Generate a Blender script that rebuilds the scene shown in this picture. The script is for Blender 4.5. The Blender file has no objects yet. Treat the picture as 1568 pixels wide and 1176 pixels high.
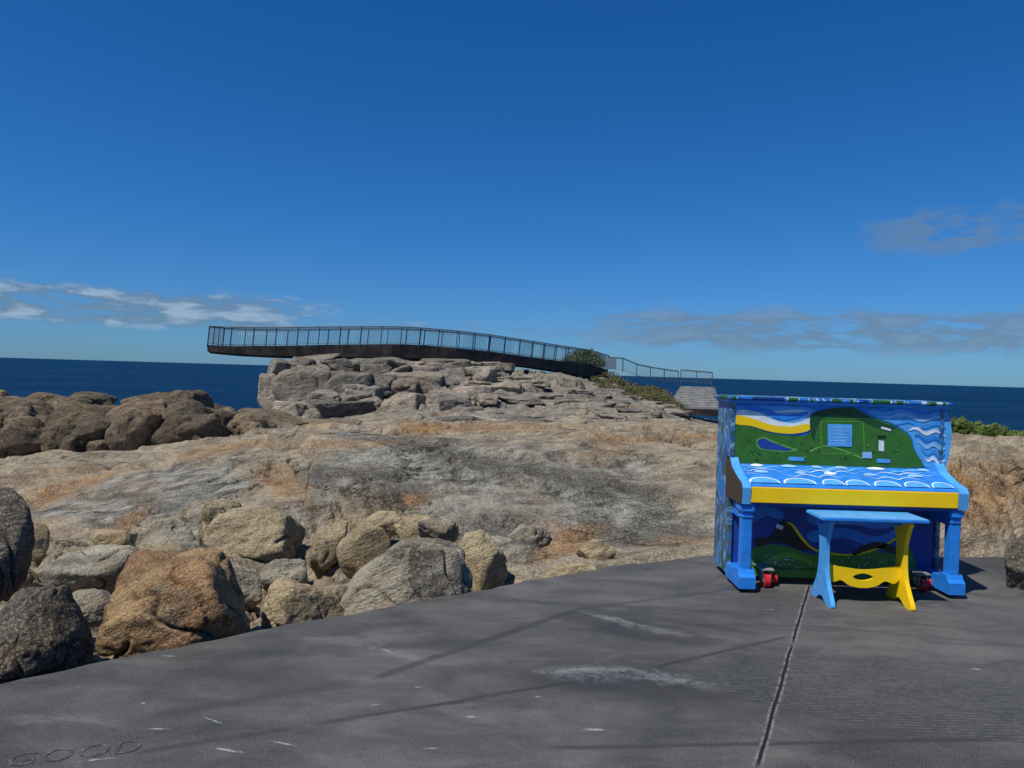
import bpy, bmesh, math, random
import numpy as np
from mathutils import Vector, Matrix
random.seed(4); rng=np.random.RandomState(7)
scene=bpy.context.scene
H=1.5; F=1132.4; ROLL=math.radians(1.68)
# ---- survey helper: bearing/drop measurements + real distance -> metres
def S(u,v,d):
    a=(u-784)+(v-588)*.0293; b=(v-570)-(u-784)*.0293
    return Vector((a*d/F, d, H-b*d/F))
def GR(u,v):
    b=(v-570)-(u-784)*.0293
    p=S(u,v,H*F/b); return (p.x,p.y)
# ---------------- numpy noise
perm=rng.permutation(256); perm=np.concatenate([perm,perm,perm])
grads=rng.normal(size=(256,3)); grads/=np.linalg.norm(grads,axis=1)[:,None]
def perlin(P):
    i=np.floor(P).astype(int); f=P-i; i=i&255
    w=f*f*f*(f*(f*6-15)+10); r=0
    for dx in (0,1):
        for dy in (0,1):
            for dz in (0,1):
                h=perm[perm[perm[(i[:,0]+dx)&255]+((i[:,1]+dy)&255)]+((i[:,2]+dz)&255)]
                g=grads[h]
                dot=g[:,0]*(f[:,0]-dx)+g[:,1]*(f[:,1]-dy)+g[:,2]*(f[:,2]-dz)
                r=r+dot*(w[:,0] if dx else 1-w[:,0])*(w[:,1] if dy else 1-w[:,1])*(w[:,2] if dz else 1-w[:,2])
    return r*1.6
def fbm(P,scale=1,octv=4,gain=.5,ridge=False):
    a=1;r=0;Q=P*scale
    for o in range(octv):
        n=perlin(Q+o*17.3)
        if ridge: n=1-2*np.abs(n)
        r=r+a*n; a*=gain; Q=Q*2.03
    return r
jit=rng.rand(256,2)
def worley(x,y):
    ix=np.floor(x).astype(int); iy=np.floor(y).astype(int)
    f1=np.full(x.shape,9.);f2=np.full(x.shape,9.);cid=np.zeros(x.shape)
    for dx in (-1,0,1):
        for dy in (-1,0,1):
            h=perm[perm[(ix+dx)&255]+((iy+dy)&255)]
            px=ix+dx+jit[h,0]; py=iy+dy+jit[h,1]
            d=np.hypot(x-px,y-py)
            new=d<f1
            f2=np.where(new,f1,np.minimum(f2,d)); cid=np.where(new,h/255.,cid); f1=np.where(new,d,f1)
    return f1,f2,cid
def sm(a,b,x):
    t=np.clip((x-a)/(b-a),0,1); return t*t*(3-2*t)
# ---------------- node helper
class NT:
    def __init__(s,tree): s.t=tree; s.l=tree.links
    def new(s,ty,**k):
        n=s.t.nodes.new(ty)
        for a,b in k.items(): setattr(n,a,b)
        return n
    def put(s,sock,v):
        if isinstance(v,bpy.types.NodeSocket): s.l.new(v,sock)
        elif v is not None:
            if isinstance(v,(tuple,list)) and sock.type=='RGBA' and len(v)==3: v=(*v,1)
            sock.default_value=v
    def m(s,op,a,b=None,c=None,clamp=False):
        n=s.new('ShaderNodeMath',operation=op,use_clamp=clamp)
        s.put(n.inputs[0],a)
        if b is not None: s.put(n.inputs[1],b)
        if c is not None: s.put(n.inputs[2],c)
        return n.outputs[0]
    def vm(s,op,a,b=None):
        n=s.new('ShaderNodeVectorMath',operation=op); s.put(n.inputs[0],a)
        if b is not None: s.put(n.inputs[1],b)
        return n.outputs['Value'] if op in('LENGTH','DOT_PRODUCT') else n.outputs[0]
    def noise(s,vec,scale,detail=5,rough=.55,dist=0):
        n=s.new('ShaderNodeTexNoise'); s.put(n.inputs['Vector'],vec)
        n.inputs['Scale'].default_value=scale; n.inputs['Detail'].default_value=detail
        n.inputs['Roughness'].default_value=rough; n.inputs['Distortion'].default_value=dist
        return n.outputs['Fac']
    def mr(s,x,a,b,c=0,d=1):
        n=s.new('ShaderNodeMapRange',interpolation_type='SMOOTHSTEP')
        s.put(n.inputs[0],x)
        for i,v in enumerate((a,b,c,d)): n.inputs[i+1].default_value=v
        return n.outputs[0]
    def mix(s,f,a,b,blend='MIX'):
        n=s.new('ShaderNodeMix',data_type='RGBA',blend_type=blend)
        s.put(n.inputs[0],f); s.put(n.inputs[6],a); s.put(n.inputs[7],b); return n.outputs[2]
    def ramp(s,f,stops,const=False):
        n=s.new('ShaderNodeValToRGB'); cr=n.color_ramp
        if const: cr.interpolation='CONSTANT'
        while len(cr.elements)<len(stops): cr.elements.new(.5)
        for e,(p,c) in zip(cr.elements,stops): e.position=p; e.color=(*c,1)
        s.put(n.inputs[0],f); return n.outputs[0]
    def bump(s,h,strength=.5,dist=.02,normal=None):
        n=s.new('ShaderNodeBump'); n.inputs['Strength'].default_value=strength; n.inputs['Distance'].default_value=dist
        s.put(n.inputs['Height'],h)
        if normal: s.l.new(normal,n.inputs['Normal'])
        return n.outputs[0]
def newmat(name,rough=.6,col=(.5,.5,.5),spec=.3,metal=0):
    m=bpy.data.materials.new(name); m.use_nodes=True
    b=m.node_tree.nodes['Principled BSDF']; b.inputs['Roughness'].default_value=rough
    b.inputs['Base Color'].default_value=(*col,1); b.inputs['Specular IOR Level'].default_value=spec
    b.inputs['Metallic'].default_value=metal
    return m,NT(m.node_tree),b
def paint(name,col,rough=.35,var=.12):
    m,g,b=newmat(name,rough,col,.4)
    pos=g.new('ShaderNodeNewGeometry').outputs['Position']
    n=g.noise(pos,14,4,.6)
    c=g.mix(g.mr(n,.3,.7),tuple(x*(1-var) for x in col),tuple(min(1,x*(1+var)) for x in col))
    g.l.new(c,b.inputs['Base Color'])
    g.l.new(g.bump(n,.2,.002),b.inputs['Normal'])
    return m
def rockmat(name,c1,c2,orange=.5,dark=.5,attr=False,osc=.8,orc=(.42,.2,.07),bs=1.0,stamp=.45,fs=60,isl=.0,crack=.5,fine_amt=1.0):
    m,g,b=newmat(name,.9,c1,.12)
    geo=g.new('ShaderNodeNewGeometry'); pos=geo.outputs['Position']
    big=g.noise(pos,.7,3,.6); mid=g.noise(pos,3.5,7,.72,.3)
    rot=g.new('ShaderNodeVectorRotate',rotation_type='EULER_XYZ'); g.put(rot.inputs['Vector'],pos); rot.inputs['Rotation'].default_value=(.5,.35,.7)
    st=g.noise(g.vm('MULTIPLY',rot.outputs[0],(.5,2.0,6)),1.3,6,.68,.3)
    fine=g.noise(pos,fs,3,.7)
    col=g.mix(g.mr(g.m('ADD',g.m('MULTIPLY',big,.6),g.m('MULTIPLY',mid,.4)),.4,.6),c1,c2)
    col=g.mix(g.m('MULTIPLY',g.mr(st,.48,.64),stamp),col,tuple(x*1.4 for x in c1))
    col=g.mix(g.m('MULTIPLY',g.mr(st,.52,.36),stamp*1.3),col,tuple(x*.42 for x in c2))
    om=g.m('MULTIPLY',g.mr(g.noise(g.vm('ADD',pos,(31,7,3)),osc,4,.65,.5),.5,.68),orange,clamp=True)
    dkn=g.mr(g.noise(g.vm('ADD',pos,(3,17,9)),1.6,7,.74),.52,.64)
    dk=g.m('MULTIPLY',dkn,dark,clamp=True)
    if attr:
        at=g.new('ShaderNodeAttribute',attribute_name='stain'); sp=g.new('ShaderNodeSeparateColor'); g.l.new(at.outputs['Color'],sp.inputs[0])
        nn=g.mr(mid,.3,.65,.25,1.2)
        om=g.m('ADD',om,g.m('MULTIPLY',sp.outputs[0],nn),clamp=True)
        dk=g.m('ADD',dk,g.m('MULTIPLY',sp.outputs[1],g.mr(st,.38,.56,.2,1.3)),clamp=True)
        gy=g.m('MULTIPLY',sp.outputs[2],g.mr(big,.25,.6,.6,1.1),clamp=True)
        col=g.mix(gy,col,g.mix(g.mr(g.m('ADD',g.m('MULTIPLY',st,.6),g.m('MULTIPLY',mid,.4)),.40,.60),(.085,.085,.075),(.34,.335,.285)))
    col=g.mix(om,col,g.mix(g.mr(mid,.35,.65),orc,tuple(x*.55 for x in orc)))
    col=g.mix(g.m('MULTIPLY',dk,.8),col,(.05,.044,.037))
    col=g.mix(g.m('MULTIPLY',g.mr(mid,.56,.70),.25*fine_amt),col,(.55,.50,.40))
    col=g.mix(g.m('MULTIPLY',g.mr(mid,.45,.32),.5*fine_amt),col,(.08,.07,.058))
    col=g.mix(g.m('MULTIPLY',g.mr(fine,.48,.66),.3*fine_amt),col,(.62,.55,.44))
    col=g.mix(g.m('MULTIPLY',g.mr(fine,.48,.34),.42*fine_amt),col,tuple(x*.33 for x in c2))
    if isl:
        col=g.mix(1.0,col,g.ramp(geo.outputs['Random Per Island'],[(0,(.55,.55,.55)),(.5,(.85,.82,.78)),(1,(1.2,1.1,1.0))]),'MULTIPLY')
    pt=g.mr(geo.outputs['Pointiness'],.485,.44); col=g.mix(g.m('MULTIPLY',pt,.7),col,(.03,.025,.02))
    hh=g.m('ADD',g.m('MULTIPLY',mid,1.0),g.m('MULTIPLY',st,.6))
    if crack:
        dv=g.new('ShaderNodeVectorMath',operation='MULTIPLY_ADD'); cb=g.new('ShaderNodeCombineXYZ'); g.put(cb.inputs[0],mid);g.put(cb.inputs[1],big);g.put(cb.inputs[2],st)
        g.put(dv.inputs[0],cb.outputs[0]); dv.inputs[1].default_value=(1.0,1.4,.8); g.put(dv.inputs[2],pos)
        vo=g.new('ShaderNodeTexVoronoi',feature='DISTANCE_TO_EDGE'); g.put(vo.inputs['Vector'],g.vm('MULTIPLY',dv.outputs[0],(.35,.6,1.6))); vo.inputs['Scale'].default_value=.9
        ck=g.m('MULTIPLY',g.m('MULTIPLY',g.mr(vo.outputs['Distance'],.014,.0),g.mr(big,.48,.58)),crack)
        col=g.mix(g.m('MULTIPLY',ck,.8),col,(.04,.032,.025))
        hh=g.m('SUBTRACT',hh,g.m('MULTIPLY',ck,.4))
    g.l.new(col,b.inputs['Base Color'])
    n1=g.bump(hh,1.0*bs,.13); n2=g.bump(fine,.45,.011,n1)
    g.l.new(n2,b.inputs['Normal'])
    return m
def addobj(name,me,mats,parent=None,smooth=False):
    o=bpy.data.objects.new(name,me); scene.collection.objects.link(o)
    for m in (mats if isinstance(mats,list) else [mats]): me.materials.append(m)
    if smooth: me.polygons.foreach_set('use_smooth',[True]*len(me.polygons))
    if parent: o.parent=parent
    return o
def empty(name,loc=(0,0,0)):
    e=bpy.data.objects.new(name,None); scene.collection.objects.link(e); e.location=(0,0,0); e.empty_display_size=.2; return e
def box(name,x0,x1,y0,y1,z0,z1,mat,parent=None,bev=.006,taper=None):
    bm=bmesh.new(); bmesh.ops.create_cube(bm,size=1)
    for v in bm.verts: v.co=Vector(((x0+x1)/2+v.co.x*(x1-x0),(y0+y1)/2+v.co.y*(y1-y0),(z0+z1)/2+v.co.z*(z1-z0)))
    if bev: bmesh.ops.bevel(bm,geom=bm.edges[:],offset=bev,segments=2,affect='EDGES')
    me=bpy.data.meshes.new(name); bm.to_mesh(me); bm.free()
    return addobj(name,me,mat,parent)
def extr(name,prof,axis,a0,a1,mat,parent=None,bev=.004):
    bm=bmesh.new()
    A=[bm.verts.new((a0,p[0],p[1])) for p in prof]; B=[bm.verts.new((a1,p[0],p[1])) for p in prof]
    n=len(prof)
    bm.faces.new(A); bm.faces.new(B[::-1])
    for i in range(n): bm.faces.new((A[i],B[i],B[(i+1)%n],A[(i+1)%n]))
    bmesh.ops.recalc_face_normals(bm,faces=bm.faces[:])
    me=bpy.data.meshes.new(name); bm.to_mesh(me); bm.free()
    return addobj(name,me,mat,parent)
def catmull(pts,n=6):
    r=[];k=len(pts)
    for i in range(k):
        p0,p1,p2,p3=[np.array(pts[(i+j-1)%k],float) for j in range(4)]
        for s in range(n):
            t=s/n
            r.append(tuple(.5*((2*p1)+(-p0+p2)*t+(2*p0-5*p1+4*p2-p3)*t*t+(-p0+3*p1-3*p2+p3)*t**3)))
    return r
def flat(name,outlines,mapf,mat,parent=None,th=.0006):
    cu=bpy.data.curves.new(name,'CURVE'); cu.dimensions='2D'; cu.fill_mode='BOTH'; cu.extrude=th
    for o in outlines:
        sp=cu.splines.new('POLY'); sp.points.add(len(o)-1)
        for q,p in zip(sp.points,o): q.co=(p[0],p[1],0,1)
        sp.use_cyclic_u=True
    ob=bpy.data.objects.new(name+'_c',cu); scene.collection.objects.link(ob)
    bpy.context.view_layer.update()
    me=bpy.data.meshes.new_from_object(ob.evaluated_get(bpy.context.evaluated_depsgraph_get()))
    bpy.data.objects.remove(ob)
    for v in me.vertices: v.co=mapf(v.co.x,v.co.y,v.co.z)
    me.materials.clear()
    return addobj(name,me,mat,parent)
def seg(bm,p,q,r,n=5):
    p=Vector(p);q=Vector(q);d=q-p
    if d.length<1e-5:return
    qt=d.to_track_quat('Z','Y'); ra=[];rb=[]
    for i in range(n):
        o=qt@Vector((r*math.cos(2*math.pi*i/n),r*math.sin(2*math.pi*i/n),0))
        ra.append(bm.verts.new(p+o)); rb.append(bm.verts.new(q+o))
    for i in range(n): bm.faces.new((ra[i],ra[(i+1)%n],rb[(i+1)%n],rb[i]))
    bm.faces.new(ra[::-1]); bm.faces.new(rb)
def bmobj(bm,name,mat,parent=None,smooth=False):
    me=bpy.data.meshes.new(name); bm.to_mesh(me); bm.free(); return addobj(name,me,mat,parent,smooth)

# ================= materials
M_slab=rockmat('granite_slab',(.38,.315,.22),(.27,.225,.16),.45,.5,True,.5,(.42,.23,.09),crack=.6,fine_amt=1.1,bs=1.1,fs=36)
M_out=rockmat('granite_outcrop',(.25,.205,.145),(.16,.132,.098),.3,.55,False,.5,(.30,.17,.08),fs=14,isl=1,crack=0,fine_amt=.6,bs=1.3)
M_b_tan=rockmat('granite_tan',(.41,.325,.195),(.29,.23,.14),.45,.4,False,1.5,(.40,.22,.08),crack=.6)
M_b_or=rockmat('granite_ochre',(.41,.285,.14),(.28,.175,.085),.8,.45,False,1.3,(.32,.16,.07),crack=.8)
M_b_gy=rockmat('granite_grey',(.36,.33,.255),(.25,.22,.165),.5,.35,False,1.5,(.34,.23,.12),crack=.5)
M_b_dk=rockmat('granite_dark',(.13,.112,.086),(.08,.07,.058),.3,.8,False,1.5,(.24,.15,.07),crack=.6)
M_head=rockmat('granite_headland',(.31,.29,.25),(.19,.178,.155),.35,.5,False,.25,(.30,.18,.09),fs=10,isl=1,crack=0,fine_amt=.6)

# ================= terrain
U=[-600,-200,0,80,150,250,300,400,408,432,480,540,600,700,800,900,1000,1060,1120,1250,1350,1460,1568,1800,2300]
D=[7.2,8.5,10.5,13.5,17,26,33,38,42,46,52,58,66,85]
z=lambda a:10000+a
T={
-600:[880,820,760,712,700,600,z(-8),z(-25),z(-31),z(-31),z(-31),z(-31),z(-31),z(-31)],
-200:[875,820,756,712,700,606,z(-5),z(-25),z(-31),z(-31),z(-31),z(-31),z(-31),z(-31)],
0:[868,815,750,712,708,628,z(-4),z(-25),z(-31),z(-31),z(-31),z(-31),z(-31),z(-31)],
80:[864,808,746,710,708,626,z(-4),z(-25),z(-31),z(-31),z(-31),z(-31),z(-31),z(-31)],
150:[860,803,740,706,706,628,z(-4),z(-25),z(-31),z(-31),z(-31),z(-31),z(-31),z(-31)],
250:[856,797,730,698,700,638,z(-4),z(-25),z(-31),z(-31),z(-31),z(-31),z(-31),z(-31)],
300:[855,790,722,690,692,642,z(-3),z(-22),z(-31),z(-31),z(-31),z(-31),z(-31),z(-31)],
400:[850,780,702,674,670,652,640,z(-8),z(-25),z(-28),z(-31),z(-31),z(-31),z(-31)],
408:[850,780,702,672,669,652,641,625,z(-14),z(-20),z(-31),z(-31),z(-31),z(-31)],
432:[850,776,698,669,667,652,642,626,570,562,z(-8),z(-31),z(-31),z(-31)],
480:[848,768,693,666,664,654,645,622,566,556,560,z(-15),z(-31),z(-31)],
540:[844,762,690,664,662,656,645,622,572,555,553,z(-5),z(-31),z(-31)],
600:[840,758,688,662,660,655,645,620,580,553,550,560,z(-20),z(-31)],
700:[835,755,687,661,659,652,640,615,588,564,553,560,z(-6),z(-31)],
800:[834,755,687,662,658,652,635,612,597,583,571,566,z(-3),z(-31)],
900:[838,760,688,661,657,652,635,616,608,602,592,580,584,z(-10)],
1000:[842,770,690,660,657,650,640,630,624,618,608,598,600,z(-10)],
1060:[842,772,692,661,660,655,650,648,646,644,642,640,640,z(-10)],
1120:[838,768,697,667,665,664,660,660,660,658,655,650,645,z(-10)],
1250:[830,745,690,672,672,672,670,z(-5),z(-8),z(-12),z(-20),z(-31),z(-31),z(-31)],
1350:[820,720,690,680,677,676,z(-3),z(-9),z(-14),z(-20),z(-31),z(-31),z(-31),z(-31)],
1460:[790,690,680,682,682,z(-2),z(-8),z(-16),z(-25),z(-31),z(-31),z(-31),z(-31),z(-31)],
1568:[800,700,688,690,690,z(-2),z(-8),z(-16),z(-25),z(-31),z(-31),z(-31),z(-31),z(-31)],
1800:[808,706,695,697,697,z(-2),z(-8),z(-16),z(-25),z(-31),z(-31),z(-31),z(-31),z(-31)],
2300:[822,720,710,712,712,z(-2),z(-8),z(-16),z(-25),z(-31),z(-31),z(-31),z(-31),z(-31)]}
tab=np.zeros((len(U),len(D)))
for i,u in enumerate(U):
    for j,d in enumerate(D):
        v=T[u][j]; tab[i,j]= v-10000 if v>9000 or v<-500 or v>5000 else H-((v-570)-(u-784)*.0293)*d/F
EU=[-600,0,390,735,925,1100,1470,1568,2300]; ED=[2.65,3.4,4.15,5.05,5.74,6.27,6.46,6.48,6.6]
NC,NR=820,640
uc=np.linspace(-600,2300,NC); dr=np.exp(np.linspace(math.log(2.3),math.log(90),NR))
Z=np.zeros((NR,NC)); ec=np.interp(uc,EU,ED)
colz=np.array([[np.interp(u,U,tab[:,j]) for j in range(len(D))] for u in uc])
for j in range(NC):
    kd=np.log([1.0,ec[j]-.15,ec[j]+.15]+D); kz=[-.3,-.3,-.3]+list(colz[j])
    Z[:,j]=np.interp(np.log(dr),kd,kz)
def blur(Z,ax,k):
    ker=np.hanning(k+2)[1:-1]; ker/=ker.sum()
    P=np.pad(Z,[(k//2,k//2) if a==ax else (0,0) for a in (0,1)],'edge')
    return np.apply_along_axis(lambda r:np.convolve(r,ker,'valid'),ax,P)
Z=blur(blur(Z,0,19),1,9)
UU,DD=np.meshgrid(uc,dr); X=(UU-784)/F*DD; Y=DD
P=np.stack([X.ravel(),Y.ravel(),np.zeros(X.size)],1)
u_=UU.ravel(); d_=DD.ravel(); z_=Z.ravel(); e_=np.interp(u_,EU,ED)
off=sm(0,.7,d_-e_)   # fade near paving
far=sm(17,20,d_)
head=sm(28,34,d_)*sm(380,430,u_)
n1=fbm(P,.45,5,.5); n2=fbm(P,1.6,5,.55); rd=fbm(P+50,.35,4,.5,True)
ca_,sa_=math.cos(.6),math.sin(.6)
PR=np.stack([(P[:,0]*ca_+P[:,1]*sa_)*.35,(-P[:,0]*sa_+P[:,1]*ca_)*1.6,P[:,2]],1)
fol=fbm(PR+5,1.0,5,.5)
z_=z_+off*(.11*n1+.03*n2+.055*rd+.055*fol)
ph=(P[:,0]*.35+P[:,1]*.75+.8*n1)*.8
stp=ph-np.floor(ph); z_=z_+off*(1-far)*.12*(sm(0,.08,stp)-stp)*sm(-.4,.2,perlin(P*.4+31))
f1,f2,cid=worley(P[:,0]*.4+.3*n2,P[:,1]*.4+.3*n1)
z_=z_-off*.10*sm(.06,0,f2-f1)*sm(0,.3,perlin(P*.3+9))
# crease: upper sheet of granite lying over the lower one
ucr=np.interp(d_,[7.2,8.5,9.6,11.2],[470,478,482,398])+6*n2
z_=z_+.24*sm(-4,4,u_-ucr)*sm(300,0,u_-ucr)*sm(6.9,7.6,d_)*sm(11.6,10.6,d_)
# outcrop on the left, jointed headland
lf=far*sm(560,430,u_)*sm(32,29,d_)
g1,g2,gc=worley(P[:,0]*.6+.25*n2,P[:,1]*.4+.2*n1)
z_=z_+lf*(.5*np.sqrt(np.clip(1-g1*g1*1.3,0,1))-.45+.25*(gc-.5))-lf*.35*sm(.12,0,g2-g1)
h1,h2,hc=worley(P[:,0]*.35+.2*n2,P[:,1]*.3+.2*n1)
hm=np.clip(sm(1100,900,u_)+.1,0,1)
z_=z_+head*(.6*(hc-.5)+.2*n1-.4*sm(.1,0,h2-h1))*hm
# rubble between boulders
low=off*sm(8.5,7,d_)*sm(950,750,u_)
k1,k2,kc=worley(P[:,0]*3+n2,P[:,1]*3)
z_=z_+low*(.13*np.sqrt(np.clip(1-k1*k1*1.5,0,1))*(kc>.3)+.03*n2-.08)
rf=off*sm(1400,1480,u_)*sm(9.5,8,d_); z_=z_+rf*.10*fbm(P+3,2.2,4,.5,True)
ZZ=z_.reshape(NR,NC)
def terr(u,d):
    i=np.clip(np.interp(math.log(d),np.log(dr),np.arange(NR)),0,NR-1); j=np.clip(np.interp(u,uc,np.arange(NC)),0,NC-1)
    return float(ZZ[int(i),int(j)])
co=np.stack([X.ravel(),Y.ravel(),z_],1)
idx=np.arange(NR*NC).reshape(NR,NC)
fc=np.stack([idx[:-1,:-1],idx[:-1,1:],idx[1:,1:],idx[1:,:-1]],-1).reshape(-1,4)
me=bpy.data.meshes.new('granite_terrain')
me.vertices.add(len(co)); me.vertices.foreach_set('co',co.ravel())
me.loops.add(fc.size); me.loops.foreach_set('vertex_index',fc.ravel())
me.polygons.add(len(fc)); me.polygons.foreach_set('loop_start',np.arange(0,fc.size,4)); me.polygons.foreach_set('loop_total',np.full(len(fc),4))
me.update(); me.validate()
R=np.zeros(len(co));Gd=np.zeros(len(co));B=np.zeros(len(co))
vv=570+(H-z_)*F/d_+(u_-784)*.0293
def blob(cx,cy,rx,ry,rot=0):
    c,s=math.cos(rot),math.sin(rot); a=(u_-cx)*c+(vv-cy)*s; b=-(u_-cx)*s+(vv-cy)*c
    q=np.sqrt((a/rx)**2+(b/ry)**2)+.35*n2+.25*fol
    return sm(1.25,.5,q)
for a in [(435,738,58,26,.5),(60,765,85,18,-.25),(330,690,70,10,-.2),(140,735,70,9,-.3),(740,655,180,7,0),(640,765,25,14,0),(470,680,90,9,0),(1510,760,90,60,0),(200,800,60,12,-.6),(1000,672,120,8,0),(560,680,60,8,0),(880,830,60,22,-.4)]: R+=.8*blob(*a)
for a in [(700,700,120,18,.25),(590,760,80,28,-.1),(490,735,40,12,.5),(760,800,70,16,0),(180,760,50,6,-.1),(900,735,150,14,.15),(1000,820,110,16,0),(560,725,90,12,0),(250,775,60,10,.2),(1020,760,70,18,.1)]: Gd+=.65*blob(*a)
for a in [(800,765,370,92,.1),(250,750,180,42,-.15),(480,780,40,60,0),(700,708,240,36,.2),(180,780,130,26,0),(320,820,80,28,0)]: B+=.95*blob(*a)
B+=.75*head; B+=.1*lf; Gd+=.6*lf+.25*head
R+=.6*head*blob(560,590,60,16)
ca=me.color_attributes.new('stain','FLOAT_COLOR','POINT')
ca.data.foreach_set('color',np.clip(np.stack([R,Gd,B,np.ones(len(R))],1),0,1).ravel().astype(np.float32))
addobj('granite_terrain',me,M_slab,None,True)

# ================= boulders
_ico={}
def ico(sub):
    if sub not in _ico:
        bm=bmesh.new(); bmesh.ops.create_icosphere(bm,subdivisions=sub,radius=1)
        v=np.array([x.co[:] for x in bm.verts]); f=np.array([[a.index for a in q.verts] for q in bm.faces]); bm.free(); _ico[sub]=(v,f)
    return _ico[sub]
def boulder_geo(c,rad,seed,sub=5,npl=12,p=10,rough=.08,boxy=False,taper=0):
    r=np.random.RandomState(seed); v,f=ico(sub)
    if boxy:
        ax=np.array([[1,0,0],[-1,0,0],[0,1,0],[0,-1,0],[0,0,1],[0,0,-1]],float)+r.normal(size=(6,3))*.2
        n=np.vstack([ax,r.normal(size=(6,3))]); n/=np.linalg.norm(n,axis=1)[:,None]
        h=np.concatenate([r.uniform(.62,.85,6),r.uniform(.78,1.0,6)])
    else:
        n=r.normal(size=(npl,3)); n/=np.linalg.norm(n,axis=1)[:,None]
        n=np.vstack([n,-n[:5],[[0,0,1]],[[0,0,-1]]]); h=r.uniform(.68,1.02,len(n))
    q=(np.clip(v@n.T,0,None)/h)**p; rr=1/np.power(q.sum(1),1/p)
    w=v*rr[:,None]
    Q=w*1.0+seed*3.7
    cr=sm(.10,0,np.abs(perlin(Q*1.3+5)))*(sm(-.2,.1,perlin(Q*.8)))
    disp=rough*fbm(Q,1.5,6,.5)-.10*cr
    w=w*(1+disp)[:,None]
    w=w/np.abs(w).max(0)
    if taper: w[:,0]*=1-taper*(w[:,2]+.3); w[:,1]*=1-taper*.6*(w[:,2]+.3); w[:,0]/=np.abs(w[:,0]).max()
    return w*np.array(rad),f
def mesh_from(v,f,name):
    me=bpy.data.meshes.new(name); me.from_pydata(v.tolist(),[],f.tolist()); return me
BL=[ # u0,u1,v0,v1,d,depth ratio,mat,seed,taper
(140,395,850,1040,4.35,.8,M_b_or,3,.25),
(-60,186,904,1085,3.75,.7,M_b_dk,6,.25),
(-130,58,738,935,4.1,.8,M_b_dk,8,.1),
(298,372,766,872,6.9,.9,M_b_tan,12,0),
(318,480,764,880,6.6,.8,M_b_tan,17,.12),
(500,745,818,985,5.1,.55,M_b_gy,28,.38),
(512,602,800,890,5.9,.8,M_b_tan,23,.1),
(690,778,812,908,5.85,.7,M_b_tan,25,.1),
(600,690,784,850,6.5,.8,M_b_tan,27,0),
(640,712,792,842,6.2,.8,M_b_gy,29,0),
(362,536,882,988,4.85,.7,M_b_tan,34,.2),
(465,532,790,890,6.4,.8,M_b_tan,33,0),
(540,625,782,830,6.9,.8,M_b_tan,35,0),
(40,210,838,928,6.0,.8,M_b_gy,37,.2),
(815,935,856,912,6.0,.4,M_b_tan,39,.3),
(880,945,826,870,6.6,.6,M_b_tan,41,.2),
(300,410,862,932,5.6,.8,M_b_gy,43,.2),
(130,205,812,850,6.9,.8,M_b_tan,45,0),
(195,310,796,862,7.3,.8,M_b_gy,47,.3),
(0,75,796,862,6.8,.8,M_b_tan,49,0),
(595,702,826,905,5.75,.7,M_b_tan,51,0),
(1528,1640,815,935,5.55,.8,M_b_dk,53,.2),
(80,195,900,965,4.9,.6,M_b_gy,55,.2),
(-30,75,865,935,5.4,.7,M_b_tan,57,0),
(395,475,858,908,6.1,.7,M_b_gy,59,0),
(780,850,800,850,7.1,.6,M_b_gy,61,.2),
(205,300,832,882,6.3,.7,M_b_tan,63,.1),
(720,800,858,900,6.3,.5,M_b_gy,65,.2),
]
for u0,u1,v0,v1,d,dep,mt,sd,tp in BL:
    c=S((u0+u1)/2,(v0+v1)/2,d); rx=(u1-u0)/2*d/F; rz=(v1-v0)/2*d/F
    w,f=boulder_geo(c,(rx,max(rx,rz)*dep,rz),sd,6 if (u1-u0)>100 else 5,taper=tp,rough=.085,p=16)
    me=mesh_from(w,f,'boulder'); o=addobj('boulder',me,mt,None,True); o.location=c
def cluster(name,items,mat,sub=4,**k):
    V=[];Fc=[];n=0
    for i,(c,rad,rz,sd) in enumerate(items):
        w,f=boulder_geo(c,rad,sd,sub,**k); cs,sn=math.cos(rz),math.sin(rz)
        w=np.stack([w[:,0]*cs-w[:,1]*sn,w[:,0]*sn+w[:,1]*cs,w[:,2]],1)+np.array(c)
        V.append(w);Fc.append(f+n);n+=len(w)
    return addobj(name,mesh_from(np.vstack(V),np.vstack(Fc),name),mat,None,True)
it=[]
for i in range(120):   # left outcrop
    u=random.uniform(-500,395); d=random.uniform(17.4,26.5)
    r=random.uniform(.3,.95)*(1 if u<330 else .6)
    if d>24: r*=.75
    zz=terr(u,d); it.append(((((u-784)/F*d),d,zz+r*.3),(r*random.uniform(.8,1.6),r*1.1,r*random.uniform(.75,1.1)),random.uniform(-.5,.5),100+i))
for (u0,u1,v0,v1,d) in [(122,200,610,675,20),(196,266,608,698,19.5),(0,80,618,708,19),(40,100,600,640,25),(262,335,612,655,23),(292,332,628,700,20),(340,480,625,668,25),(450,555,642,664,27),(66,134,645,708,18.5),(100,180,598,630,26),(230,300,640,695,19.5),(-60,20,630,708,18.5),(120,205,668,705,18),(330,400,640,672,23),(-30,40,606,650,25),(180,240,604,630,26)]:
    c=S((u0+u1)/2,(v0+v1)/2,d); it.append((tuple(c),((u1-u0)/2*d/F,1.0,(v1-v0)/2*d/F),0,int(u0+u1+v0)))
cluster('rock_outcrop',it,M_out,5,p=11,rough=.09)
it=[]
for i in range(80):
    u=random.uniform(428,760); d=random.uniform(34,46)
    if u>650 and random.random()<.4: continue
    r=random.uniform(.4,1.05); zz=terr(u,d)
    it.append((((u-784)/F*d,d,zz+r*.15),(r*random.uniform(.9,1.7),r*1.2,r*random.uniform(.6,1.0)),random.uniform(-.4,.4),300+i))
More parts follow.
